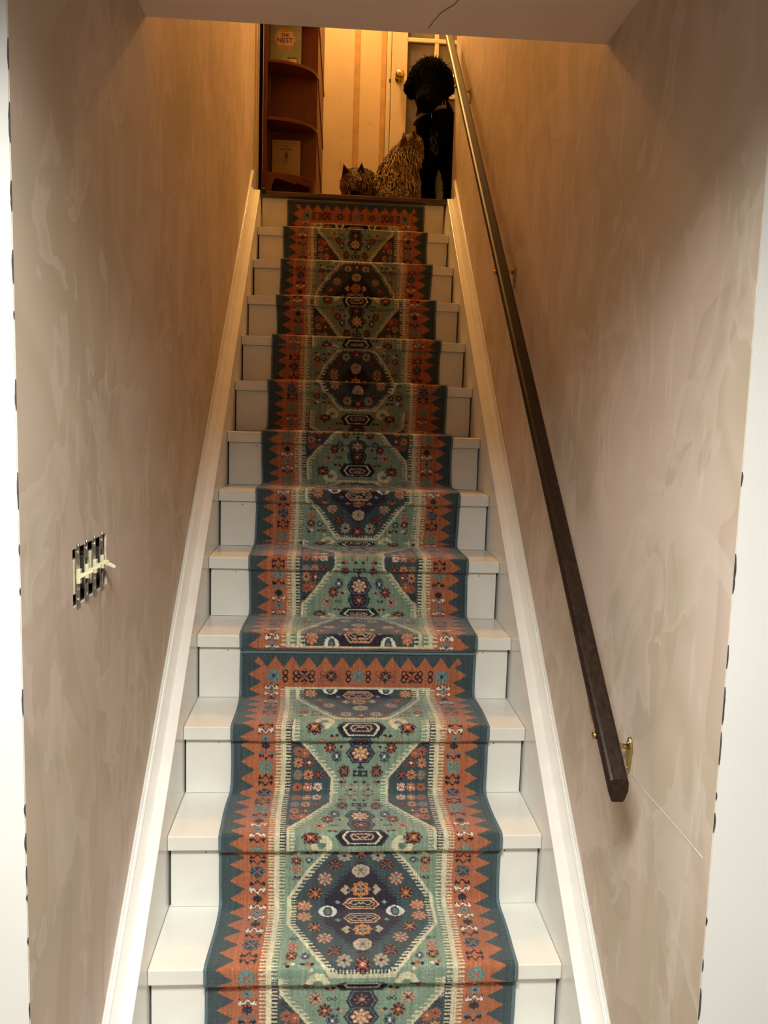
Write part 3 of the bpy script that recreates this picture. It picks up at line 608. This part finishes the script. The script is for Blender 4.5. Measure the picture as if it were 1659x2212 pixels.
# lamps (all outside the picture; the farther lower one is added fill)
def dome(name,label,x,y,z,r,mat):
    t=thing(name,label,'lamp',(x,y,z)); lathe('lamp_base',[(r*.98,0),(r,.006),(r,.018),(r*.92,.022)],(0,0,-1),(x,y,z),'lamp_metal',t,32)
    lathe('lamp_shade',[(r*.9,.022),(r*.86,.036),(r*.7,.052),(r*.4,.064),(r*.1,.068)],(0,0,-1),(x,y,z),mat,t,32); adopt(t); return t
dome('ceiling_lamp','round flush ceiling lamp in the lower room, nearer the stairs',-.22,-1.45,2.062,.28,'glow_n')
dome('ceiling_lamp','added fill lamp shaped as a round ceiling fixture in the lower room, farther from the stairs',.90,-3.0,2.062,.28,'glow_n')
dome('ceiling_lamp','warm round ceiling lamp in the upper hall',-.02,3.15,HC,.16,'glow_w')
# ================================================================== the three dogs
def caps_sdf(caps,P,k):
    d=None
    for c in caps:
        a=np.array(c[0:3]);ra=c[3];b=np.array(c[4:7]);rb=c[7]; ab=b-a; L=ab@ab+1e-9
        t=np.clip(((P-a)@ab)/L,0,1); q=np.linalg.norm(P-(a+t[:,None]*ab),axis=1)-(ra+(rb-ra)*t)
        d=q if d is None else (lambda h:np.minimum(d,q)-h*h*k*.25)(np.maximum(k-np.abs(d-q),0)/k)
    return d
def nets(fn,lo,hi,h):
    # naive surface nets: one continuous quad mesh of fn=0
    n=[int((hi[i]-lo[i])/h)+2 for i in range(3)]
    ax=[lo[i]+np.arange(n[i])*h for i in range(3)]
    G=np.stack(np.meshgrid(*ax,indexing='ij'),-1).reshape(-1,3); D=fn(G).reshape(n)
    c=[(0,0,0),(1,0,0),(0,1,0),(1,1,0),(0,0,1),(1,0,1),(0,1,1),(1,1,1)]
    def sub(o): return D[o[0]:n[0]-1+o[0],o[1]:n[1]-1+o[1],o[2]:n[2]-1+o[2]]
    V=[sub(o) for o in c]; neg=sum((v<0).astype(int) for v in V); act=(neg>0)&(neg<8)
    acc=np.zeros(act.shape+(3,)); cnt=np.zeros(act.shape)
    for i in range(8):
        for j in range(i+1,8):
            if sum(abs(c[i][k]-c[j][k]) for k in range(3))!=1: continue
            x=(V[i]<0)!=(V[j]<0); t=np.where(x,V[i]/(V[i]-V[j]+1e-12),0)
            for k in range(3): acc[...,k]+=np.where(x,c[i][k]+(c[j][k]-c[i][k])*t,0)
            cnt+=x
    idx=-np.ones(act.shape,int); idx[act]=np.arange(act.sum())
    cell=np.argwhere(act); pos=(cell+acc[act]/cnt[act][:,None])*h+np.array(lo)
    F=[]
    for k in range(3):
        a,b=[i for i in range(3) if i!=k]
        s0=[slice(0,n[0]-1),slice(0,n[1]-1),slice(0,n[2]-1)]; s1=list(s0); s1[k]=slice(1,n[k])
        A=D[tuple(s0)];B=D[tuple(s1)]; x=np.argwhere((A<0)!=(B<0)); x=x[(x[:,a]>0)&(x[:,b]>0)]
        fl=A[tuple(x.T)]<0
        def at_(da,db): q=x.copy(); q[:,a]-=da; q[:,b]-=db; return idx[tuple(q.T)]
        q=np.stack([at_(0,0),at_(1,0),at_(1,1),at_(0,1)],1); q[fl]=q[fl][:,::-1]; F.append(q)
    F=np.vstack(F); F=F[(F>=0).all(1)]; return pos,F
def colmesh(name,V,F,C,mat,parent=None,loc=None):
    me=bpy.data.meshes.new(name); me.vertices.add(len(V)); me.vertices.foreach_set('co',np.asarray(V,np.float32).ravel())
    k=F.shape[1]; me.loops.add(F.size); me.loops.foreach_set('vertex_index',F.ravel().astype(np.int32)); me.polygons.add(len(F))
    me.polygons.foreach_set('loop_start',(np.arange(len(F))*k).astype(np.int32)); me.polygons.foreach_set('use_smooth',np.ones(len(F),bool)); me.update(calc_edges=True)
    ca=me.color_attributes.new('Col','FLOAT_COLOR','POINT'); ca.data.foreach_set('color',np.hstack([C,np.ones((len(C),1))]).ravel().astype(np.float32))
    me.materials.append(M[mat]); o=bpy.data.objects.new(name,me); COL.objects.link(o)
    if parent: o.parent=parent
    return o
def scatter(V,F,n):
    tri=np.vstack([F[:,[0,1,2]],F[:,[0,2,3]]]); a,b,c=V[tri[:,0]],V[tri[:,1]],V[tri[:,2]]
    nr=np.cross(b-a,c-a); ar=np.linalg.norm(nr,axis=1); i=rng.choice(len(tri),n,p=ar/ar.sum())
    r=np.sqrt(rng.random(n)); s=rng.random(n); p=a[i]*(1-r)[:,None]+b[i]*(r*(1-s))[:,None]+c[i]*(r*s)[:,None]
    return p,nr[i]/(ar[i][:,None]+1e-12)
def locks(P,N,length,width,flow,gravity,curl,root,tip,segs=5,floor=ZL+.002):
    # tapered three-sided locks that leave the skin, follow the flow and drop
    n=len(P); d=N*.55+flow+rng.normal(0,.22,(n,3)); d/=np.linalg.norm(d,axis=1)[:,None]
    side=np.cross(d,rng.normal(0,1,(n,3))); side/=np.linalg.norm(side,axis=1)[:,None]+1e-9
    pos=P-N*.004; V=[];C=[]; ph=rng.random(n)*6.28
    g=np.array([0,0,-1.0])
    for k in range(segs+1):
        q=k/segs; w=(width*(1-q**1.6)*(.6+.9*min(1,q*3))*.7)[:,None]
        up=np.cross(d,side); wob=side*(curl*np.sin(ph+q*7))[:,None]
        for a in (0,2.094,4.189): V.append(pos+wob+side*(math.cos(a)*w)+up*(math.sin(a)*w*.6)); C.append(root*(1-q)+tip*q)
        d=d+g*gravity/segs*2+rng.normal(0,.05,(n,3)); d/=np.linalg.norm(d,axis=1)[:,None]
        # stay outside the body: bend back out along the normal when pointing inwards
        inn=np.minimum((d*N).sum(1)-.05,0); d=d-N*inn[:,None]; pos=pos+d*(length/segs)[:,None]; pos[:,2]=np.maximum(pos[:,2],floor)
    V=np.stack(V,1); C=np.stack(C,1); m=3*(segs+1); base=np.arange(n)[:,None]*m; F=[]
    for k in range(segs):
        for j in range(3): F.append(np.concatenate([base+k*3+j,base+k*3+(j+1)%3,base+(k+1)*3+(j+1)%3,base+(k+1)*3+j],1))
    return V.reshape(-1,3),np.vstack(F),C.reshape(-1,3)
def bounds(caps,pad=.03):
    a=np.array([[c[i]-c[3] for i in range(3)] for c in caps]+[[c[4+i]-c[7] for i in range(3)] for c in caps]).min(0)-pad
    b=np.array([[c[i]+c[3] for i in range(3)] for c in caps]+[[c[4+i]+c[7] for i in range(3)] for c in caps]).max(0)+pad
    return a,b
def body(name,caps,k,h,colf,parent,lump=0,flat=ZL,mat='fur'):
    lo,hi=bounds(caps); lo[2]=min(lo[2],flat-.02)
    def fn(P):
        d=caps_sdf(caps,P,k)
        if lump: d=d-lump*(np.sin(P[:,0]*170+np.sin(P[:,2]*90))*np.sin(P[:,1]*160+np.sin(P[:,0]*110))*np.sin(P[:,2]*165+np.sin(P[:,1]*100)))
        return np.maximum(d,flat+.001-P[:,2])
    V,F=nets(fn,lo,hi,h); return colmesh(name,V,F,colf(V),mat,parent),V,F
def ear(name,b1,b2,tip,thick,outc,inc,parent,n=9,bow=.25):
    # upright triangular ear: cupped leaf with thickness
    b1,b2,tip=map(np.array,(b1,b2,tip)); V=[];C=[]; fwd=np.array([0,-1.,0])
    for q in np.linspace(0,1,n):
        l=b1+(tip-b1)*q**.9; r=b2+(tip-b2)*q**.9; 
        for s in np.linspace(0,1,7):
            p=l+(r-l)*s; cup=(1-(2*s-1)**2)*bow*np.linalg.norm(r-l); e=math.sin(math.pi*s)*(1-q*.7)
            V.append(p-fwd*cup+fwd*0); C.append(inc if .15<s<.85 and q<.85 else outc)
        for s in np.linspace(0,1,7):
            p=l+(r-l)*s; cup=(1-(2*s-1)**2)*bow*np.linalg.norm(r-l); V.append(p-fwd*(cup+thick*math.sin(math.pi*s)*(1-q)+.001)); C.append(outc)
    V=np.array(V);F=[]
    for i in range(n-1):
        for j in range(6):
            a=i*14+j; F.append((a,a+1,a+15,a+14)); a+=7; F.append((a+1,a,a+14,a+15))
        for a,b in ((i*14,i*14+7),(i*14+6,i*14+13)): F.append((a,b,b+14,a+14))
    return colmesh(name,V,np.array(F),np.array(C),'fur',parent)
def eyeball(p,r,mat,parent,name='eye'): 
    return lathe(name,[(r*math.sin(a),-r*math.cos(a)) for a in np.linspace(.15,math.pi-.15,8)],(0,-1,0),p,mat,parent,12)
M['eye']=simple('dark_eye',(.006,.004,.003,1),.08,var=.1,bump=0); M['nose']=simple('dog_nose',(.003,.0025,.0025,1),.7,spec=.08,var=.2,scale=120)
M['strap']=simple('collar_strap',(.15,.115,.06,1),.6,var=.2,scale=40)
# ---- big black curly dog
BIG=[
    (0.382,2.820,2.972,0.088, 0.408,2.860,2.992,0.089),(0.372,2.800,3.010,0.064, 0.414,2.820,3.016,0.064),(0.390,2.815,3.036,0.048, 0.402,2.855,3.048,0.050),
    (0.334,2.820,2.980,0.050, 0.348,2.800,2.925,0.042),(0.462,2.840,2.985,0.054, 0.446,2.820,2.922,0.048),
    (0.381,2.765,2.915,0.060, 0.370,2.715,2.848,0.047),(0.368,2.722,2.842,0.040, 0.378,2.750,2.870,0.046),
    (0.408,2.920,2.953,0.064, 0.431,2.900,2.828,0.083),(0.426,2.920,2.818,0.084, 0.461,2.940,2.827,0.085),(0.426,2.900,2.744,0.079, 0.449,2.920,2.667,0.070),(0.470,2.975,2.784,0.088, 0.760,3.170,2.800,0.098),
    (0.400,2.900,2.683,0.045, 0.404,2.880,2.556,0.038),(0.404,2.880,2.556,0.038, 0.409,2.870,2.392,0.037),(0.418,2.865,2.340,0.040, 0.411,2.820,2.332,0.036),
    (0.512,2.920,2.694,0.045, 0.527,2.910,2.570,0.036),(0.527,2.910,2.570,0.036, 0.530,2.900,2.405,0.034),(0.521,2.890,2.340,0.038, 0.518,2.845,2.332,0.036),
    (0.735,3.235,2.76,0.075, 0.715,3.23,2.62,0.052),(0.715,3.23,2.62,0.046, 0.79,3.27,2.49,0.032),(0.79,3.27,2.49,0.032, 0.775,3.26,2.35,0.030),(0.775,3.26,2.338,0.030, 0.745,3.24,2.332,0.028),
    (0.800,3.11,2.76,0.075, 0.780,3.10,2.62,0.052),(0.780,3.10,2.62,0.046, 0.855,3.14,2.49,0.032),(0.855,3.14,2.49,0.032, 0.84,3.13,2.35,0.030),(0.84,3.13,2.338,0.030, 0.81,3.11,2.332,0.028),
    (0.840,3.21,2.85,0.030, 0.880,3.235,2.96,0.034)]
dg=thing('dog','large black curly dog standing on the landing beside the right wall','dog',(.45,2.95,ZL),'dogs on the landing')
BLK=np.array([.0045,.0035,.003])
o,V,F=body('body',BIG,.05,.0085,lambda V:np.tile(BLK,(len(V),1)),dg,.0035,mat='black_fur')
EARS=[[(0.318,2.830,3.005,0.034, 0.290,2.800,2.935,0.030),(0.290,2.800,2.935,0.029,0.294,2.795,2.893,0.014)],[(0.474,2.86,3.030,0.040,0.484,2.84,2.962,0.036),(0.484,2.84,2.962,0.034,0.470,2.835,2.930,0.020)]]
allV=[];allF=[];allC=[];k0=0
def addlocks(P,N,*a,**k):
    global k0
    v,f,c=locks(P,N,*a,**k); allV.append(v); allF.append(f+k0); allC.append(c); k0+=len(v)
for e in EARS:
    eo,ev,ef=body('ear',e,.03,.006,lambda V:np.tile(BLK,(len(V),1)),dg,.003,mat='black_fur')
    p,nr=scatter(ev,ef,900); n=len(p); cc=np.tile(BLK,(n,1))*rng.uniform(.7,2.2,(n,1)); addlocks(p,nr,rng.uniform(.010,.020,n),rng.uniform(.0022,.004,n),np.zeros((n,3)),.5,.003,cc*.6,cc*1.5)
p,nr=scatter(V,F,9000); n=len(p); top=np.clip((p[:,2]-2.9)/.1,0,1)
cc=np.tile(BLK,(n,1))*rng.uniform(.7,2.0,(n,1)); ch=(np.abs(p[:,0]-.425-(2.70-p[:,2])*.10)<.018)&(p[:,2]<2.745)&(p[:,2]>2.64)&(nr[:,1]<-.4)
cc[ch]=np.array([.19,.15,.10])
addlocks(p,nr,rng.uniform(.010,.018,n)*(1+.9*top)+ch*.02,rng.uniform(.0022,.0042,n),np.zeros((n,3)),.35+ch[:,None]*1.0,.003,cc*.6,cc*1.4)
colmesh('coat',np.vstack(allV),np.vstack(allF),np.vstack(allC),'black_fur',dg)['kind']='stuff'
# collar round the neck with ring and hanging tag
cl=[]
for a in np.linspace(0,2*math.pi,40)[:-1]:
    x=.407+.088*math.cos(a); cl.append((x,2.880+.096*math.sin(a),2.830+(x-.407)*.42))
col_=sweep('collar',cl,[(-.002,-.009),(.002,-.009),(.002,.009),(-.002,.009)],'strap',dg,closed=True)
sweep('buckle_ring',[(.468+.008*math.cos(a),2.800,2.868+.016*math.sin(a)) for a in np.linspace(0,2*math.pi,16)[:-1]],circ(.0018,6),'brass',col_,closed=True,up=(0,1,0))
box('name_tag',(.400,.4035,2.775,2.7765,2.782,2.812),'zinc',col_,.0004)
lathe('nose',[(.004,0),(.015,.003),(.017,.010),(.012,.018),(.004,.021)],(0,-.7,-.5),(.369,2.676,2.836),'nose',dg,14)
for x in (.350,.420): eyeball((x,2.742,2.955),.009,'eye',dg)
adopt(dg)
# ---- sandy terrier sitting with its back turned
TAN=[
    (0.205,2.740,2.425,0.084, 0.240,2.760,2.440,0.086),(0.204,2.750,2.485,0.076, 0.246,2.760,2.550,0.066),(0.250,2.750,2.555,0.062, 0.287,2.740,2.592,0.054),
    (0.288,2.750,2.597,0.050, 0.297,2.750,2.630,0.045),(0.295,2.745,2.622,0.040, 0.300,2.745,2.634,0.034),(0.308,2.775,2.648,0.034, 0.318,2.830,2.672,0.022),(0.316,2.770,2.612,0.030, 0.328,2.780,2.590,0.020),
    (0.290,2.790,2.575,0.052, 0.290,2.805,2.505,0.045),(0.168,2.720,2.400,0.052, 0.174,2.690,2.362,0.044),(0.254,2.720,2.402,0.054, 0.248,2.690,2.364,0.044),
    (0.168,2.665,2.336,0.026, 0.162,2.630,2.330,0.023),(0.247,2.665,2.336,0.026, 0.243,2.630,2.330,0.023),(0.303,2.800,2.489,0.030, 0.318,2.790,2.345,0.024),(0.270,2.825,2.490,0.030, 0.277,2.825,2.345,0.024),
    (0.318,2.785,2.335,.024,.320,2.765,2.330,.022),(0.277,2.82,2.335,.024,.278,2.80,2.330,.022),(0.196,2.665,2.350,0.022, 0.185,2.625,2.328,0.016)]
td=thing('dog','small sandy shaggy terrier sitting with its back to the stairs','dog',(.23,2.74,ZL),'dogs on the landing')
SAN=np.array([.84,.62,.25]); SD=np.array([.12,.066,.022])
o,V,F=body('body',TAN,.045,.0075,lambda V:np.tile(SD,(len(V),1)),td)
p,nr=scatter(V,F,3000); n=len(p); hgt=np.clip((p[:,2]-ZL)/.3,0,1)
band=.5+.5*np.sin(p[:,0]*95+p[:,2]*40+2*np.sin(p[:,2]*60)); cc=SAN*(.62+.30*band+.20*rng.random(n))[:,None]; cc=cc.clip(.01,.9)
ln=rng.uniform(.030,.058,n)*np.where(p[:,2]>2.60,.45,1)*np.where(p[:,2]<2.36,.4,1)
fl=np.stack([np.full(n,-.05),np.full(n,-.05),np.full(n,-.45)],1)
v,f,c=locks(p,nr,ln,rng.uniform(.0035,.0075,n)*np.where(p[:,2]>2.60,.6,1),fl,.8,.004,cc*.34,cc*1.2)
colmesh('coat',v,f,c,'fur',td)['kind']='stuff'
def tuft(par,base,dirv,n,l,w,c,spread):
    P=np.array(base)+rng.normal(0,spread,(n,3)); N=np.tile(np.array(dirv,float)/np.linalg.norm(dirv),(n,1)); cc=np.array(c)*rng.uniform(.5,1.4,(n,1))
    return locks(P,N,rng.uniform(.6,1,n)*l,rng.uniform(.6,1,n)*w,N*.9,.05,.001,cc*.5,cc)
ear('ear',(0.276,2.684,2.622),(0.332,2.688,2.622),(0.306,2.682,2.700),.008,np.array([.26,.13,.04]),np.array([.10,.045,.014]),td); ear('ear',(0.230,2.684,2.600),(0.276,2.684,2.616),(0.251,2.682,2.676),.008,np.array([.26,.13,.04]),np.array([.10,.045,.014]),td)
vs_=[];fs_=[];cs_=[];k1=0
for b,d in (((.306,2.684,2.680),(.0,-.0,1)),((.290,2.684,2.646),(-.2,-.0,1)),((.254,2.684,2.652),(-.1,-.0,1)),((.322,2.686,2.64),(.6,-.1,.5))):
    v,f,c=tuft(td,b,d,26,.022,.002,SAN*.8,.006); vs_.append(v);fs_.append(f+k1);cs_.append(c);k1+=len(v)
colmesh('ear_fringe',np.vstack(vs_),np.vstack(fs_),np.vstack(cs_),'fur',td)['kind']='stuff'; adopt(td)
# ---- small brindled terrier peering over the edge
YRK=[
    (0.009,2.700,2.428,0.052, -0.001,2.715,2.436,0.052),(-0.019,2.692,2.406,0.042, 0.043,2.692,2.408,0.044),(0.009,2.660,2.392,0.038, 0.004,2.625,2.352,0.025),(-0.024,2.682,2.380,0.030, 0.044,2.682,2.382,0.032),
    (0.028,2.760,2.432,0.058, 0.056,2.820,2.440,0.066),(0.050,2.800,2.440,0.068, 0.080,3.000,2.450,0.072),(0.078,2.98,2.450,0.070, 0.084,3.03,2.446,0.068),
    (-0.020,2.750,2.400,0.030, -0.026,2.735,2.345,0.023),(-.026,2.735,2.338,.023,-.026,2.715,2.331,.021),(0.062,2.750,2.400,0.030, 0.070,2.735,2.345,0.023),(.070,2.735,2.338,.023,.070,2.715,2.331,.021),
    (0.042,3.020,2.41,0.034, 0.040,3.02,2.345,0.024),(.040,3.01,2.336,.024,.040,2.99,2.331,.022),(0.116,3.020,2.41,0.034, 0.118,3.02,2.345,0.024),(.118,3.01,2.336,.024,.118,2.99,2.331,.022)]
yd=thing('dog','small dark brindled terrier with pricked ears peering over the landing edge','dog',(.02,2.75,ZL),'dogs on the landing')
def yc_(V): 
    h=(V[:,1]<2.745)[:,None]; return np.where(h,np.array([.11,.055,.018]),np.array([.035,.032,.024]))
o,V,F=body('body',YRK,.04,.007,yc_,yd)
p,nr=scatter(V,F,4200); n=len(p); hd=(p[:,1]<2.745)[:,None]; dark=((np.abs(p[:,0]-.006)<.026)&(p[:,2]<2.385)&(p[:,1]<2.67))[:,None]
fore=((np.abs(p[:,0]-.004)<.022)&(p[:,2]>2.44)&(p[:,1]<2.70))[:,None]
cc=np.where(hd,np.array([.62,.36,.125]),np.array([.22,.20,.135]))*rng.uniform(.35,1.35,(n,1)); cc=np.where(dark,np.array([.012,.009,.007]),cc); cc=np.where(fore,np.array([.75,.48,.20])*rng.uniform(.6,1.2,(n,1)),cc)
rad=p-np.array([.006,2.66,2.41]); rad/=np.linalg.norm(rad,axis=1)[:,None]; fl=np.where(hd,rad*.7+np.array([0,-.1,-.25]),np.array([.1,.1,-.3]))
v,f,c=locks(p,nr,rng.uniform(.016,.034,n)*np.where(fore[:,0]|dark[:,0]|((p[:,2]>2.44)&(p[:,1]<2.745)),.5,1),rng.uniform(.0018,.0036,n),fl,.7,.002,cc*.4,cc*1.25)
colmesh('coat',v,f,c,'fur',yd)['kind']='stuff'
YB_=np.array([.16,.085,.032])
ear('ear',(-.064,2.668,2.420),(-.014,2.648,2.445),(-.056,2.652,2.494),.008,YB_*1.3,YB_*.13,yd); ear('ear',(0.008,2.648,2.442),(0.072,2.668,2.422),(0.038,2.652,2.505),.008,YB_*1.3,YB_*.13,yd)
lathe('nose',[(.002,0),(.009,.002),(.0105,.006),(.007,.011),(.002,.013)],(0,-.8,-.5),(.004,2.603,2.347),'nose',yd,12)
for x in (-.020,.032): eyeball((x,2.640,2.408),.0075,'eye',yd)
adopt(yd)
